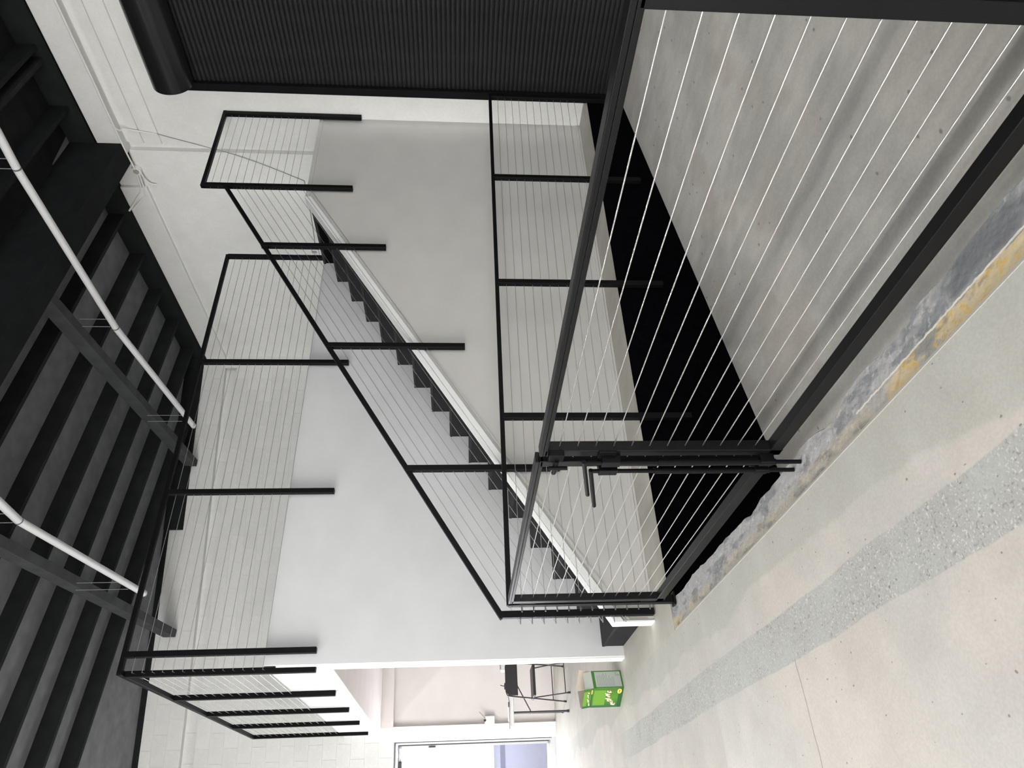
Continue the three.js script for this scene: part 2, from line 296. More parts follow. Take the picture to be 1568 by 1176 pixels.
{ // glass entrance door in the back wall
  const G = new THREE.Group(); G.name = 'door_1'; G.position.set(XR, 0, -10.0); G.rotation.y = -BW; scene.add(G); struct(G, 'bright glass entrance door with an aluminium frame at the left end');
  const fr = mesh('door_frame', merge([bx(-6.14, -6.10, 0.06, 2.40, -0.12, -0.02), bx(-7.98, -7.94, 0.06, 2.40, -0.12, -0.02), bx(-7.98, -6.10, 2.36, 2.40, -0.12, -0.02)]), M.alu, G);
  mesh('gasket', merge([bx(-6.112, -6.10, 0.05, 2.40, -0.02, -0.005), bx(-8.0, -6.10, 2.388, 2.40, -0.02, -0.005), bx(-6.158, -6.146, 0.10, 2.35, -0.085, -0.03), bx(-7.9, -6.146, 2.34, 2.35, -0.085, -0.03)]), M.gasket, fr);
  const lf = mesh('door_leaf', merge([bx(-6.19, -6.146, 0.07, 2.35, -0.10, -0.05), bx(-7.0, -6.95, 0.07, 2.35, -0.10, -0.05), bx(-7.0, -6.146, 2.30, 2.35, -0.10, -0.05), bx(-7.0, -6.146, 0.07, 0.12, -0.10, -0.05)]), M.alu, G);
  mesh('glass_pane', bx(-6.96, -6.18, 0.11, 2.31, -0.078, -0.072), M.glass, lf);
  mesh('closer', bx(-6.62, -6.36, 2.29, 2.335, -0.05, -0.0, 0.008), M.gasket, lf);
  mesh('hinge', bx(-6.19, -6.17, 1.80, 1.90, -0.05, -0.03), M.gasket, lf);
  const l2 = mesh('door_leaf', merge([bx(-7.93, -7.88, 0.07, 2.35, -0.10, -0.05), bx(-7.07, -7.02, 0.07, 2.35, -0.10, -0.05), bx(-7.93, -7.02, 2.30, 2.35, -0.10, -0.05), bx(-7.93, -7.02, 0.07, 0.12, -0.10, -0.05)]), M.alu, G);
  mesh('glass_pane', bx(-7.89, -7.06, 0.11, 2.31, -0.078, -0.072), M.glass, l2);
  mesh('threshold', bx(-8, -6.10, -0.02, 0.06, -0.25, -0.0), M.alu, G);
}
{ // left wall with the open bay doors, front wall behind the camera
  const G = new THREE.Group(); G.name = 'wall_left'; scene.add(G); struct(G, 'white wall with wide open bay doors');
  mesh('wall_panel', bx(-14.25, -14.0, -0.2, 6.4, -17, -4.5), M.block, G);
  mesh('wall_panel', bx(-14.25, -14.0, 5.6, 6.4, -4.5, 5.5), M.block, G);
  mesh('wall_panel', bx(-14.25, -14.0, -0.2, 6.4, 5.5, 6.2), M.block, G);
  const W = new THREE.Group(); W.name = 'wall_front'; scene.add(W); struct(W, 'white block wall behind the camera with an added opening for fill light');
  mesh('wall_panel', bx(-14.25, -2.0, -0.2, 6.4, 6.0, 6.25), M.block, W);
  mesh('wall_panel', bx(-2.0, 6.0, 4.45, 6.4, 6.0, 6.25), M.block, W);
  mesh('wall_panel', bx(6.0, 7.6, -0.2, 6.4, 6.0, 6.25), M.block, W);
}
{ // drywall box of the mezzanine and the boarded-in side of the stair
  struct(mesh('wall_mezzanine', bx(1.42, XR, 0, 3.105, -6.46, -6.34, 0.004), M.drywall), 'smooth grey white drywall under the mezzanine');
  mesh('corner_jamb', bx(1.405, 1.425, 0, 3.0, -6.475, -6.345, 0.003), M.trimWhite, scene.getObjectByName('wall_mezzanine'));
  const cap = (x) => 0.298 + 0.618 * (x - 1.405);
  const xs = 1.405, xe = 1.405 + (3.115 - 0.298) / 0.618;
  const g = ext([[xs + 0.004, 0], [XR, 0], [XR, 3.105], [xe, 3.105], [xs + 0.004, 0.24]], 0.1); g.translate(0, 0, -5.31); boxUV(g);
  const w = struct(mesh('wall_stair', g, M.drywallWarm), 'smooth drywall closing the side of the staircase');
  mesh('stringer_cap', ext([[xs, cap(xs) - 0.064], [xs, cap(xs)], [xe, cap(xe)], [xe, cap(xe) - 0.064]], 0.122, 0.002), M.trimWhite, w).position.z = -5.32;
  mesh('cap_moulding', ext([[xs + 0.02, cap(xs) - 0.112], [xs + 0.02, cap(xs) - 0.097], [xe, cap(xe) - 0.085], [xe, cap(xe) - 0.10]], 0.008, 0.001), M.drywallWarm, w).position.z = -5.212;
  mesh('end_cap', bx(xs - 0.002, xs + 0.012, 0, cap(xs) - 0.01, -5.318, -5.2, 0.002), M.trimWhite, w);
  mesh('landing_cap', bx(xe - 0.01, XR, 3.065, 3.11, -5.315, -5.2, 0.002), M.drywallWarm, w);
  struct(mesh('baseboard_stair', bx(1.43, XR, 0, 0.05, -5.212, -5.203, 0.003), M.drywallWarm), 'low painted baseboard along the walkway');
}
{ // mezzanine floor
  const x0 = 1.42, zb = (x) => -10.0 - (XR - x) * 0.2759;
  const y0 = [2.555, 2.60], y1 = [3.105, 3.13];
  const P = [V(1.42, y0[0], -6.40), V(XR, y0[0], -6.40), V(XR, y0[0], zb(XR)), V(1.55, y0[1], zb(1.55)), V(1.42, y1[0], -6.40), V(XR, y1[0], -6.40), V(XR, y1[0], zb(XR)), V(1.55, y1[1], zb(1.55))];
  const F = [[4, 5, 6, 7], [3, 2, 1, 0], [0, 1, 5, 4], [1, 2, 6, 5], [2, 3, 7, 6], [3, 0, 4, 7]], pos = [];
  for (const [a, b, c, d] of F) for (const k of [a, b, c, a, c, d]) pos.push(P[k].x, P[k].y, P[k].z);
  const g = new THREE.BufferGeometry(); g.setAttribute('position', new THREE.Float32BufferAttribute(pos, 3)); g.computeVertexNormals(); boxUV(g);
  const m = struct(mesh('floor_mezzanine', g, M.drywall), 'mezzanine floor with a plain white fascia');
  { const q = g.clone(); q.deleteAttribute('normal'); const pp = q.attributes.position; for (let i = 0; i < pp.count; i++) { const y = pp.getY(i); pp.setY(i, y > 3 ? y - 0.51 : y - 0.004); pp.setX(i, pp.getX(i) + (pp.getX(i) < 3 ? 0.004 : 0)); pp.setZ(i, Math.min(pp.getZ(i), -6.465)); } q.computeVertexNormals(); mesh('soffit', q, M.pale, m); }
  mesh('landing', bx(6.08, XR, 2.98, 3.104, -6.34, -5.31), M.tread, m);
}

// ------------------------------------------------------------------ ceiling
{
  const G = new THREE.Group(); G.name = 'ceiling'; scene.add(G); struct(G, 'black painted roof deck on closely set joists, near bay toned darker as shade');
  const D = 6.10;
  mesh('deck', bx(-6, 7.6, D, D + 0.2, -15.2, -5.5), M.deck, G); mesh('deck', bx(-6, 7.6, D, D + 0.2, -5.5, 6.2), M.girder, G); mesh('deck', bx(-14.25, -6, D, D + 0.2, -17, 6.2), M.deck, G);  // the near bay's darker deck colour stands in for its shade
  const a = 82.5 * Math.PI / 180, j = V(Math.sin(a), 0, -Math.cos(a)), n = V(Math.cos(a), 0, Math.sin(a));
  const line = (o, x0, x1, y) => { const z = (x) => (o - n.x * x) / n.z; return [V(x0, y, z(x0)), V(x1, y, z(x1))]; };
  for (let i = -3; i < 6; i++) { const o = -5.72 - 0.725 * i; if (i < 0 && i > -3) continue; const [p, q] = line(o, -5.9, 7.27, 6.0); mesh('joist', bar(p, q, 0.05, 0.2), M.joist, G); }
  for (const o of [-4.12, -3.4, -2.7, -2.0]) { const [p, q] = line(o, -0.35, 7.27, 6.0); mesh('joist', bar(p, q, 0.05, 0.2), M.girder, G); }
  { const [p, q] = line(0.2, -5.9, 7.34, 6.085); mesh('deck', bar(p, q, 9.9, 0.03), M.girder, G); }  // added sheet carrying the near bay's shade tone up to the girder
  { const [p, q] = line(-4.73, -5.9, 7.34, 5.8); mesh('girder', bar(p, q, 0.29, 0.6, 0.006), M.girder, G); }
  mesh('beam', bar(V(5.02, 5.81, -5.4), V(5.52, 5.81, -10.45), 0.11, 0.18, 0.004), M.beam, G);
  mesh('beam', bar(V(2.53, 5.81, -5.2), V(3.0, 5.81, -11.15), 0.11, 0.18, 0.004), M.beam, G);
  mesh('beam', bar(V(5.02, 5.81, -4.4), V(4.8, 5.81, -2.0), 0.11, 0.18, 0.004), M.beam, G);
}

// ------------------------------------------------------------------ roll-up door
{
  const T = thing('rolling_door', 'black ribbed roll-up steel door at the top of the ramp', 'door', [7.26, -0.385, -2.6]);
  const p = 0.05, prof = new THREE.Shape(); prof.moveTo(0, 0); prof.lineTo(-0.004, 0.004); prof.quadraticCurveTo(-0.021, p * 0.45, -0.006, p * 0.86); prof.lineTo(0.004, p * 0.9); prof.lineTo(0.008, p); prof.lineTo(0.016, p); prof.lineTo(0.012, 0); prof.closePath();
  const g = new THREE.ExtrudeGeometry(prof, { depth: 4.18, bevelEnabled: false, curveSegments: 4 }); g.translate(0, 0, -2.12); boxUV(g);
  for (let i = 0; i < 95; i++) { const s = mesh('slat', g, M.doorSteel, T); s.position.y = 0.09 + i * p; s.position.x = 0; }
  mesh('bottom_bar', bx(-0.02, 0.03, 0, 0.085, -2.12, 2.06, 0.004), M.black, T);
  mesh('guide_rail', merge([bx(-0.07, 0.03, 0.0, 4.86, -2.195, -2.115), bx(-0.075, -0.03, 0.0, 4.86, -2.125, -2.10)]), M.blackRough, T);
  mesh('guide_rail', bx(-0.07, 0.09, 0.0, 4.86, 2.06, 2.14), M.blackRough, T);
  const hood = new THREE.CylinderGeometry(0.212, 0.212, 4.2, 36, 1); hood.rotateX(Math.PI / 2); hood.translate(-0.17, 4.94, 0.05);
  const hm = mesh('coil_hood', hood, M.hood, T);
  const cap = new THREE.LatheGeometry([[0, 0.03], [0.11, 0.026], [0.18, 0.014], [0.204, 0.004], [0.212, -0.01]].map(([a, b]) => new THREE.Vector2(a, b)), 36); cap.rotateX(-Math.PI / 2); cap.translate(-0.17, 4.94, -2.05);
  mesh('end_cap', cap, M.hood, hm);
  mesh('bracket', bx(-0.02, 0.085, 4.66, 5.02, -2.2, -2.17), M.blackRough, T);
}

// ------------------------------------------------------------------ staircase
{
  const T = thing('staircase', 'straight flight of dark charcoal steps rising along the drywall', 'stairs', [1.505, 0, -5.825]);
  const n = 16, run = 0.305, rise = 3.105 / n, gz0 = -0.512, gz1 = 0.512;
  const tg = bx(-0.005, run + 0.012, -0.03, 0, gz0, gz1, 0.006), rg = bx(0, 0.014, 0, rise - 0.03, gz0, gz1, 0.002);
  for (let i = 0; i < n; i++) {
    const r = mesh('riser', rg, M.riser, T); r.position.set(i * run, i * rise, 0);
    if (i < n - 1) { const t = mesh('tread', tg, M.tread, T); t.position.set(i * run, (i + 1) * rise, 0); }
  }
  const nose = mesh('landing_nosing', bx(-0.02, 0.06, -0.03, 0.001, gz0, gz1, 0.004), M.tread, T); nose.position.set(15 * run, 16 * rise, 0);
}

// ------------------------------------------------------------------ railings
const POST = 0.05;
const vpost = (x, z, y0, y1, w = POST) => bx(x - w / 2, x + w / 2, y0, y1, z - w / 2, z + w / 2, 0.004);
const CR = 0.0021;
{ // stair and landing guard
  const X = 1.45, Z = -5.165; const T = thing('stair_railing', 'black steel cable railing sloping up the open side of the stairs', 'railing', [X, 0, Z]);
  const posts = [[1.465, 0.01, 1.15], [2.665, 0.616, 1.89], [3.925, 1.403, 2.66], [5.185, 2.201, 3.44], [6.065, 2.611, 4.19], [7.315, 2.617, 4.19]];
  const yr = (x) => 1.15 + 0.6105 * (x - 1.465);
  posts.forEach(([x, a, b]) => mesh('post', bx(x - X - POST / 2, x - X + POST / 2, a, b, -POST / 2, POST / 2, 0.004), M.black, T));
  mesh('top_rail', bar(V(1.44 - X, yr(1.44), 0), V(6.065 - X, yr(6.065), 0), 0.045, 0.04, 0.004), M.black, T);
  mesh('top_rail', bar(V(6.04 - X, 4.19, 0), V(7.36 - X, 4.19, 0), 0.045, 0.04, 0.004), M.black, T);
  for (let k = 0; k < 10; k++) { const d = 0.105 + k * 0.0865; const a = V(1.40 - X, yr(1.40) - d, 0), b = V(6.09 - X, Math.min(yr(6.09) - d, 4.4), 0); mesh('cable', merge([rod(a, b, CR), rod(V(1.395 - X, a.y, 0), V(1.44 - X, a.y, 0), 0.0042, 8)]), M.cableDull, T); }
  for (let k = 0; k < 12; k++) mesh('cable', rod(V(6.03 - X, 4.105 - k * 0.081, 0), V(7.34 - X, 4.105 - k * 0.081, 0), CR), M.cableDull, T);
}
{ // mezzanine guard: front run, left run
  const X = 1.40, Z = -6.29; const T = thing('mezzanine_railing', 'black steel cable railing around the open edge of the mezzanine', 'railing', [X, 3.1, Z]);
  const f = [1.525, 3.01, 4.55, 6.12];
  f.forEach((x, i) => mesh('post', bx(x - X - POST / 2, x - X + POST / 2, (i === 3 ? 2.98 : 2.662) - 3.1, 4.235 - 3.1, -POST / 2, POST / 2, 0.004), M.black, T));
  mesh('top_rail', bar(V(1.37 - X, 1.14, 0), V(6.14 - X, 1.14, 0), 0.045, 0.04, 0.004), M.black, T);
  const sideX = (z) => 1.385 + (z + 6.29) * -0.028 - X;
  for (const z of [-6.375, -7.6, -8.72, -9.83, -10.95]) { const k = (z + 6.375) * -0.012; mesh('post', bx(sideX(z) - POST / 2, sideX(z) + POST / 2, 2.665 - 3.1 + k, 1.135 + k, z - Z - POST / 2, z - Z + POST / 2, 0.004), M.black, T); }
  mesh('top_rail', bar(V(sideX(-6.27), 1.14, 0.02), V(sideX(-11.0), 1.14 + 0.055, -11.0 - Z), 0.045, 0.04, 0.004), M.black, T);
  for (let k = 0; k < 14; k++) {
    const y = 1.045 - k * 0.0812;
    mesh('cable', rod(V(1.38 - X, y, 0), V(6.12 - X, y, 0), CR), M.cableDull, T);
    mesh('cable', rod(V(sideX(-6.29), y, 0), V(sideX(-10.98), y + 0.055, -10.98 - Z), CR), M.cableDull, T);
  }
}
{ // walkway guard
  const X = 1.42, Z = -4.725; const T = thing('walkway_railing', 'black steel cable railing along the walkway edge above the pit', 'railing', [X, 0, Z]);
  for (const x of [1.42, 2.895, 4.325, 5.77, 7.15]) mesh('post', bx(x - X - POST / 2, x - X + POST / 2, x < 1.5 ? 0.0 : -0.42, 1.12, -POST / 2, POST / 2, 0.004), M.black, T);
  mesh('top_rail', bar(V(1.40 - X, 1.115, 0), V(7.175 - X, 1.115, 0), 0.045, 0.035, 0.004), M.black, T);
  for (let k = 0; k < 12; k++) mesh('cable', merge([rod(V(1.36 - X, 1.03 - k * 0.0797, 0), V(7.175 - X, 1.03 - k * 0.0797, 0), CR), rod(V(1.358 - X, 1.03 - k * 0.0797, 0), V(1.40 - X, 1.03 - k * 0.0797, 0), 0.0042, 8)]), M.cableDull, T);
}
function gateLeaf(label, z0, z1, boltAt, yTop) {               // z0 hinge or far end, z1 near end; tubes of 5 cm
  const T = thing('dock_gate', label, 'gate', [1.40, 0, (z0 + z1) / 2]); const c = (z0 + z1) / 2, a = z0 - c, b = z1 - c, w = 0.024;
  mesh('stile', bx(-w, w, 0.085, yTop - 0.02, a, a + 2 * w, 0.004), M.gate, T);
  mesh('stile', bx(-w, w, 0.085, yTop - 0.02, b - 2 * w, b, 0.004), M.gate, T);
  mesh('top_rail', merge([bx(-w, w, yTop - 0.034, yTop - 0.017, a, b, 0.003), bx(-w - 0.002, w + 0.002, yTop - 0.017, yTop, a, b, 0.004)]), M.gate, T);
  mesh('bottom_rail', bx(-w, w, 0.088, 0.142, a, b, 0.004), M.gate, T);
  const n = 12, y1 = yTop - 0.083, y0 = yTop === 1.12 ? 0.203 : 0.186;
  for (let k = 0; k < n; k++) { const y = y1 + (y0 - y1) * k / (n - 1); mesh('cable', rod(V(0, y, a - 0.004), V(0, y, b + 0.004), CR, 8), M.cable, T); }
  // cane bolt on the face toward the hall
  const bz = boltAt - c, top = boltAt > -2.6 ? 0.935 : 0.895, s = boltAt > -2.6 ? 0 : 1;
  const cb = mesh('cane_bolt', merge([rod(V(-0.055, -0.0, bz), V(-0.055, top, bz), 0.0095, 10), rod(V(-0.055, 0.11, bz), V(-0.055, 0.62, bz), 0.0135, 10), bx(-0.066, -0.02, 0.78, 0.86, bz - 0.022, bz + 0.022, 0.004), bx(-0.066, -0.02, 0.12, 0.18, bz - 0.022, bz + 0.022, 0.004)]), M.black, T);
  mesh('bolt_handle', rod(V(-0.055, top, bz + 0.009), V(-0.06 - 0.02 * s, top - 0.062, bz - 0.30), 0.0095, 10), M.black, cb);
  return T;
}
const g1 = gateLeaf('near leaf of the black cable dock gate, reaching past the frame above the ramp', -2.565, -0.66, -2.565, 1.12);
const g2 = gateLeaf('far leaf of the black cable dock gate, hinged beside the foot of the stairs', -4.60, -2.612, -2.64, 1.13);
mesh('latch', merge([bx(-0.05, -0.02, 1.02, 1.085, -0.95, -0.90, 0.005), rod(V(-0.05, 1.05, -0.94), V(-0.05, 1.05, -1.05), 0.011, 10), rod(V(-0.062, 1.08, -0.985), V(-0.062, 1.0, -0.985), 0.009, 8)]), M.black, g1);
mesh('latch_plate', bx(-0.034, -0.024, 0.80, 0.875, -0.955, -0.90, 0.003), M.black, g1);
for (const y of [0.14, 0.95]) mesh('hinge', rod(V(-0.012, y, -1.003), V(-0.012, y + 0.1, -1.003), 0.012, 10), M.black, g2);
{
  const T = thing('gate_post', 'black steel hinge post between the far gate leaf and the walkway railing', 'post', [1.40, 0, -4.655]);
  mesh('shaft', bx(-0.025, 0.025, 0.012, 1.10, -0.025, 0.025, 0.004), M.black, T);
  mesh('base_plate', bx(-0.045, 0.045, 0, 0.012, -0.028, 0.045, 0.003), M.black, T);
  const U = thing('gate_post', 'black steel hinge post at the near end of the dock gate', 'post', [1.40, 0, -0.60]);
  mesh('shaft', bx(-0.03, 0.03, 0.012, 1.14, -0.03, 0.03, 0.004), M.black, U);
  mesh('base_plate', bx(-0.06, 0.06, 0, 0.012, -0.06, 0.06, 0.003), M.black, U);
}

// ------------------------------------------------------------------ tube lights under the roof beams
function tubeLight(label, a, b, wires) {
  const c = a.clone().add(b).multiplyScalar(0.5); const T = thing('linear_light', label, 'light', c.toArray(), 0, undefined);
  const p = a.clone().sub(c), q = b.clone().sub(c), d = q.clone().sub(p).normalize();
  const body = rod(p.clone().addScaledVector(d, 0.006), q.clone().addScaledVector(d, -0.006), 0.036, 14);
  mesh('tube', body, M.lamp, T);
  mesh('end_cap', rod(q.clone().addScaledVector(d, -0.012), q.clone().addScaledVector(d, 0.004), 0.0375, 14), M.lampGap, T);
  for (const t of wires) for (const k of [-0.03, 0.03]) { const w = p.clone().lerp(q, t); mesh('hanging_wire', rod(w.clone().add(V(k, 0.03, k)), V(w.x + k, 5.74 - c.y, w.z + k), 0.003, 6), M.alu, T); }
}
tubeLight('nearest white tube light of the run above the stair rail, cut by the frame', V(5.2, 5.21, -2.6), V(5.2, 5.352, -4.29), [0.97]);
tubeLight('longest white tube light of the run above the stair, between two joints', V(5.2, 5.352, -4.29), V(5.2, 5.385, -6.53), [0.96]);
tubeLight('farthest white tube light of the run above the stair, ending by the back wall', V(5.2, 5.385, -6.53), V(5.2, 5.185, -8.74), [0.9]);
tubeLight('near white tube light of the run by the mezzanine corner, cut by the frame', V(2.7, 5.25, -4.2), V(2.7, 5.435, -6.2), [0.97]);
tubeLight('far white tube light of the run above the mezzanine corner post', V(2.7, 5.434, -6.206), V(2.7, 5.095, -8.33), [0.86]);

// two more runs of the same tubes over the open hall, switched on; they throw the gate rail's shadows on the ramp
const ROW = 66;
for (const [x, label] of [[-1.49, 'lit white tube light run over the hall, nearer to the gates, outside the frame'], [-3.37, 'lit white tube light run over the hall, farther from the gates, outside the frame']]) {
  const T = thing('linear_light', label, 'light', [x, 5.36, -3.5]);
  mesh('housing', bx(-0.06, 0.06, 0, 0.07, -5, 5, 0.01), M.lamp, T);
  mesh('diffuser', bx(-0.055, 0.055, -0.012, 0.0, -4.98, 4.98, 0.004), std({ color: 0xffffff, emissive: 0xfff8ee, emissiveIntensity: 1.5, roughness: 0.4 }), T);
  for (const z of [-4.5, -1.5, 1.5, 4.5]) mesh('hanging_wire', rod(V(0, 0.07, z), V(0, 0.74, z), 0.003, 6), M.alu, T);
  areaLight(x, 5.345, -3.5, 10, 0.11, 0, -1, 0.00001, ROW, [1, 0.985, 0.96]).rotateZ(Math.PI / 2);
}

// ------------------------------------------------------------------ conduits, boxes and wires on the right wall
{
  const C = (pts, r, name, label, cat = 'conduit', seg = 40, m = M.conduit) => tag(mesh(name, pipe(pts, r, seg), m), label, cat);
  C([V(7.255, 5.49, -3.0), V(7.255, 5.485, -4.6), V(7.255, 5.49, -5.12), V(7.27, 5.50, -5.7), V(7.29, 5.50, -5.98)], 0.013, 'electrical_conduit', 'white conduit running along the bond beam to the junction box');
  C([V(7.255, 5.52, -5.3), V(7.27, 5.46, -5.40), V(7.32, 5.40, -5.42), V(7.335, 5.075, -5.49)], 0.009, 'electrical_conduit', 'short white conduit bending down from the bond beam');
  C([V(7.30, 5.51, -6.05), V(7.30, 5.545, -6.30), V(7.29, 5.66, -6.46), V(7.25, 5.80, -6.63)], 0.012, 'electrical_conduit', 'upper white conduit from the junction box into the roof');
  C([V(7.30, 5.48, -6.05), V(7.30, 5.52, -6.38), V(7.29, 5.60, -6.47), V(7.25, 5.74, -6.60)], 0.012, 'electrical_conduit', 'lower white conduit from the junction box into the roof');
  C([V(7.30, 5.455, -6.03), V(7.30, 5.44, -6.14), V(7.31, 5.40, -6.22), V(7.33, 5.34, -6.245)], 0.010, 'electrical_conduit', 'short white whip curling out of the junction box', 'conduit');
  C([V(7.34, 5.075, -5.49), V(7.335, 4.50, -5.67), V(7.33, 4.3, -5.73), V(7.33, 3.94, -5.885), V(7.335, 3.46, -6.14)], 0.0045, 'hanging_wire', 'thin dark wire hanging slantwise down the white wall', 'wire', 50, M.wire);
  C([V(7.335, 3.46, -6.14), V(7.335, 3.465, -6.45), V(7.335, 3.50, -7.12), V(7.335, 3.53, -7.32)], 0.0045, 'hanging_wire', 'thin wire running low along the wall to the outlet box', 'wire', 30, M.wire);
  const T = thing('junction_box', 'small round grey junction box where the white conduits meet', 'junction box', [7.32, 5.50, -6.02]);
  const b = new THREE.CylinderGeometry(0.06, 0.06, 0.05, 20); b.rotateZ(Math.PI / 2); mesh('box', b, M.conduit, T);
  const c = new THREE.CylinderGeometry(0.034, 0.034, 0.012, 16); c.rotateZ(Math.PI / 2); c.translate(-0.03, 0, 0); mesh('cover', c, M.greyPlastic, T);
  const O = thing('outlet_box', 'small grey outlet box on the white wall beside the stair top', 'outlet', [7.33, 3.54, -7.43]);
  mesh('box', bx(-0.025, 0.02, -0.06, 0.06, -0.09, 0.09, 0.006), M.whitePlastic, O);
  for (const z of [-0.04, 0.04]) mesh('socket', bx(-0.03, -0.02, -0.035, 0.035, z - 0.024, z + 0.024, 0.004), M.greyPlastic, O);
}

// ------------------------------------------------------------------ table, chair and the things on the table
{
  const T = thing('folding_table', 'white folding table with dark legs against the far wall', 'table', [2.06, 0, -10.126], -BW);
  mesh('tabletop', bx(-0.61, 0.75, 0.735, 0.775, -0.33, 0.33, 0.012), M.whitePlastic, T);
  for (const [x, z] of [[-0.44, 0.27], [-0.51, -0.27], [0.6, 0.27], [0.6, -0.27]]) { const l = mesh('leg', rod(V(x, 0.012, z), V(x, 0.735, z), 0.014, 10), M.chairSteel, T); mesh('foot', rod(V(x, 0, z), V(x, 0.03, z), 0.018, 10), M.darkPlastic, l); }
  mesh('brace', rod(V(-0.43, 0.51, 0.27), V(-0.08, 0.70, 0.26), 0.008, 8), M.chairSteel, T);
  mesh('brace', rod(V(0.58, 0.51, 0.27), V(0.28, 0.70, 0.26), 0.008, 8), M.chairSteel, T); mesh('brace', rod(V(0.58, 0.51, -0.27), V(0.28, 0.70, -0.26), 0.008, 8), M.chairSteel, T);
}
{ // folding chair, its back toward the camera
  const T = thing('folding_chair', 'black metal folding chair tucked at the white table', 'chair', [1.935, 0, -9.95]);
  const bk = ext([[-0.20, 0.69], [0.20, 0.69], [0.195, 0.80], [0.16, 0.845], [-0.16, 0.845], [-0.195, 0.80]], 0.015, 0.004); bk.translate(0, 0, 0.19);
  mesh('backrest', bk, M.chair, T);
  const seat = new RoundedBoxGeometry(0.40, 0.035, 0.38, 3, 0.015); seat.translate(0, 0.46, -0.04); mesh('seat', seat, M.chair, T);
  for (const s of [-1, 1]) {
    const l = mesh('leg', pipe([V(s * 0.17, 0.84, 0.20), V(s * 0.205, 0.80, 0.195), V(s * 0.215, 0.47, 0.03), V(s * 0.225, 0.012, -0.21)], 0.0095, 24, 8), M.chairSteel, T); mesh('foot', rod(V(s * 0.225, 0, -0.215), V(s * 0.224, 0.035, -0.2), 0.014, 8), M.darkPlastic, l);
    const r = mesh('leg', pipe([V(s * 0.185, 0.455, -0.12), V(s * 0.187, 0.36, -0.03), V(s * 0.19, 0.012, 0.22)], 0.009, 20, 8), M.chairSteel, T); mesh('foot', rod(V(s * 0.19, 0, 0.225), V(s * 0.19, 0.035, 0.205), 0.014, 8), M.darkPlastic, r);
  }
  mesh('stretcher', rod(V(-0.19, 0.06, 0.19), V(0.19, 0.06, 0.19), 0.007, 8), M.chairSteel, T);
  mesh('stretcher', rod(V(-0.22, 0.19, -0.115), V(0.22, 0.19, -0.115), 0.007, 8), M.chairSteel, T);
}
{
  const Y = 0.775;
  let T = thing('tape_dispenser', 'small black gadget standing on the white table behind the chair back', 'gadget', [1.93, Y, -10.20]);
  const body = new RoundedBoxGeometry(0.09, 0.06, 0.06, 2, 0.015); body.translate(0, 0.032, 0); mesh('body', body, M.darkPlastic, T);
  mesh('arm', rod(V(0, 0.05, 0), V(0.015, 0.115, 0.01), 0.006, 8), M.darkPlastic, T);
  mesh('base', bx(-0.075, 0.06, 0, 0.012, -0.04, 0.04, 0.004), M.greyPlastic, T);
  T = thing('small_box', 'small pale box with a dark lid edge at the right end of the table', 'box', [2.17, Y, -10.20]);
  mesh('body', bx(-0.045, 0.045, 0, 0.10, -0.05, 0.05, 0.004), M.whitePlastic, T);
  mesh('lid', bx(-0.03, 0.055, 0.10, 0.115, -0.05, 0.05, 0.003), M.greyPlastic, T);
  tag(mesh('power_cord', pipe([V(1.85, Y + 0.03, -10.18), V(1.75, Y + 0.012, -10.1), V(1.62, Y + 0.01, -10.05), V(1.5, Y + 0.01, -10.06), V(1.39, Y + 0.01, -10.1)], 0.006, 30), M.greyPlastic), 'dark cord lying along the front edge of the white table', 'cord');
  T = thing('scissors', 'small dark tool lying on the cord side of the white table', 'tool', [1.64, Y, -10.12]);
  mesh('blade', bx(-0.06, 0.02, 0.0, 0.012, -0.012, 0.012, 0.003), M.alu, T); mesh('handle', bx(0.015, 0.08, 0.0, 0.022, -0.018, 0.018, 0.006), M.darkPlastic, T);
  T = thing('wall_gadget', 'small white wall gadget with a dark lever above the table', 'gadget', [1.72, 1.02, -11.48], -BW);
  mesh('body', bx(-0.07, 0.05, -0.10, 0.05, -0.02, 0.03, 0.008), M.whitePlastic, T);
  mesh('lever', rod(V(0.02, 0.04, 0.03), V(0.11, 0.13, 0.05), 0.007, 8), M.greyPlastic, T); mesh('knob', new THREE.SphereGeometry(0.018, 10, 8).translate(-0.01, 0.045, 0.035), M.darkPlastic, T);
}
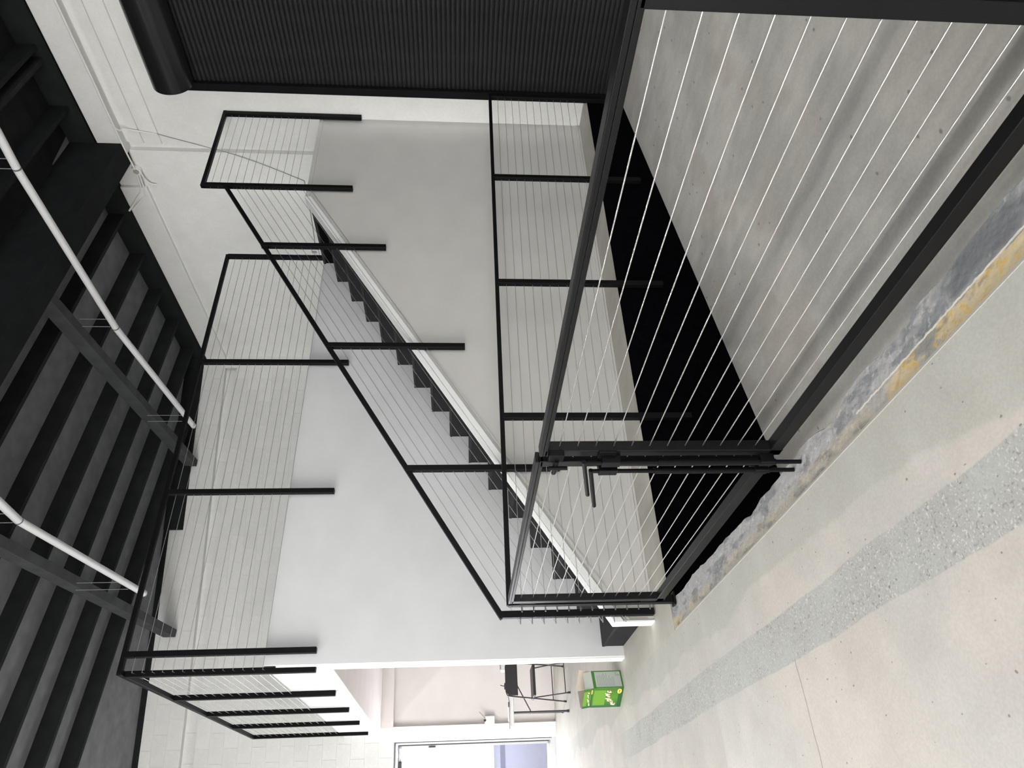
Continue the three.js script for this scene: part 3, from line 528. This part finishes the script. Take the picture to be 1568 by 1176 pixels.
{ // green printed carton with open flaps
  const T = thing('cardboard_box', 'bright green printed carton with open flaps on the floor by the wall corner', 'box', [1.218, 0, -6.684], 0.406);
  const cv = (w, h, f) => { const c = document.createElement('canvas'); c.width = w; c.height = h; f(c.getContext('2d'), w, h); const t = new THREE.CanvasTexture(c); t.colorSpace = THREE.SRGBColorSpace; return std({ map: t, roughness: 0.5 }); };
  const badge = (g, x, y, s) => { g.fillStyle = '#e9d545'; g.beginPath(); g.ellipse(x, y, 46 * s, 24 * s, 0, 0, 7); g.fill(); g.strokeStyle = '#f6f0c0'; g.lineWidth = 4; g.stroke(); g.fillStyle = '#b0601c'; for (let k = 0; k < 4; k++) g.fillRect(x - 30 * s + k * 16 * s, y - 9 * s, 11 * s, 18 * s); };
  const front = cv(512, 480, (g, w, h) => {
    const gr = g.createLinearGradient(0, 0, w, 0); gr.addColorStop(0, '#2a6036'); gr.addColorStop(0.5, '#518a22'); gr.addColorStop(1, '#3d7020'); g.fillStyle = gr; g.fillRect(0, 0, w, h);
    g.fillStyle = '#215a29'; g.fillRect(0, h - 70, w, 70); g.fillStyle = '#6a9c2e'; g.fillRect(60, 20, w - 120, 190);
    for (let k = 0; k < 34; k++) { const t = k / 34, x = 50 + t * 400 + (hash(k, 1, 5) - 0.5) * 40, y = h - 110 - 130 * Math.sin(t * 2.2) + (hash(k, 2, 5) - 0.5) * 60; g.fillStyle = ['#efe7c8', '#f6f3e6', '#d9b48a', '#8a4a4a', '#c9d49a'][k % 5]; g.beginPath(); g.ellipse(x, y, 26, 11, hash(k, 3, 5) * 3, 0, 7); g.fill(); }
    badge(g, w - 90, h - 60, 1.3);
  });
  const side = cv(300, 480, (g, w, h) => {
    g.fillStyle = '#3f7f2a'; g.fillRect(0, 0, w, h); g.fillStyle = '#b9c2ba'; g.fillRect(18, 46, w - 36, h - 70); g.fillStyle = '#8d9792';
    for (let k = 0; k < 13; k++) g.fillRect(34, 74 + k * 22, 120 + hash(k, 9, 2) * 110, 6); for (let k = 0; k < 3; k++) { g.strokeStyle = '#6d7674'; g.lineWidth = 4; g.strokeRect(w - 90 + (k % 2) * 34, h - 100 + Math.floor(k / 2) * 34, 20, 20); }
  });
  const W = 0.17, D = 0.285, Hh = 0.27, inner = std({ color: lin(0.45, 0.38, 0.31), roughness: 0.9 }), flapM = std({ color: lin(0.55, 0.59, 0.52), roughness: 0.6 }), greenM = std({ color: lin(0.05, 0.19, 0.05), roughness: 0.5 });
  const face = (w, h, m, name) => { const g = new THREE.BoxGeometry(w, h, 0.003); return mesh(name, g, m, T); };
  let f = face(W, Hh, side, 'label_panel'); f.position.set(0, Hh / 2, D / 2);
  f = face(W, Hh, greenM, 'back_panel'); f.position.set(0, Hh / 2, -D / 2);
  f = face(D, Hh, front, 'print_panel'); f.position.set(-W / 2, Hh / 2, 0); f.rotation.y = -Math.PI / 2;
  f = face(D, Hh, greenM, 'end_panel'); f.position.set(W / 2, Hh / 2, 0); f.rotation.y = Math.PI / 2;
  f = face(W, D, inner, 'bottom_panel'); f.position.set(0, 0.003, 0); f.rotation.x = -Math.PI / 2;
  f = face(W * 0.98, 0.075, flapM, 'flap'); f.position.set(0, Hh + 0.036, D / 2 - 0.012); f.rotation.x = -0.3;
  f = face(W * 0.98, 0.09, inner, 'flap'); f.position.set(0.01, Hh + 0.045, -D / 2 - 0.01); f.rotation.x = -0.25;
  f = face(D * 0.97, 0.085, greenM, 'flap'); f.position.set(-W / 2 - 0.006, Hh + 0.041, 0); f.rotation.set(0, -Math.PI / 2, 0); f.rotateX(0.15); f.material = front;
  f = face(D * 0.97, 0.11, inner, 'flap'); f.position.set(W / 2 + 0.01, Hh + 0.052, 0); f.rotation.set(0, Math.PI / 2, 0); f.rotateX(0.2);
}

// ------------------------------------------------------------------ outside
{
  const g = new THREE.BoxGeometry(90, 0.2, 90); boxUV(g); g.translate(0, -0.46, 0);
  const yard = std({ color: lin(0.32, 0.312, 0.41), roughness: 0.95, map: plasterTone });
  struct(mesh('ground_yard', skew(bx(-14.25, 30, -0.3, -0.06, -60, -16.6), 1, -0.28), yard), 'pale paved yard outside the glass door');
  struct(mesh('ground_yard', bx(-60, -14.25, -0.3, -0.06, -60, 30), yard), 'pale paved yard outside the bay doors');
  struct(mesh('ground_yard', bx(-14.25, 30, -0.3, -0.06, 6.25, 30), yard), 'pale paved yard outside the added front opening');
  const T = thing('yard_wall', 'bright white wall far across the yard behind the glass door', 'wall', [2, -0.06, -34]);
  mesh('wall_body', bx(-20, 20, 0, 4, -0.3, 0), M.trimWhite, T); mesh('coping', bx(-20, 20, 4, 4.12, -0.4, 0.1), M.trimWhite, T);
  tag(mesh('kerb', bx(-20, 20, -0.06, 0.10, -26.0, -25.8), yard), 'pale kerb crossing the yard outside the glass door', 'kerb');
}
renderer.render(scene, camera);
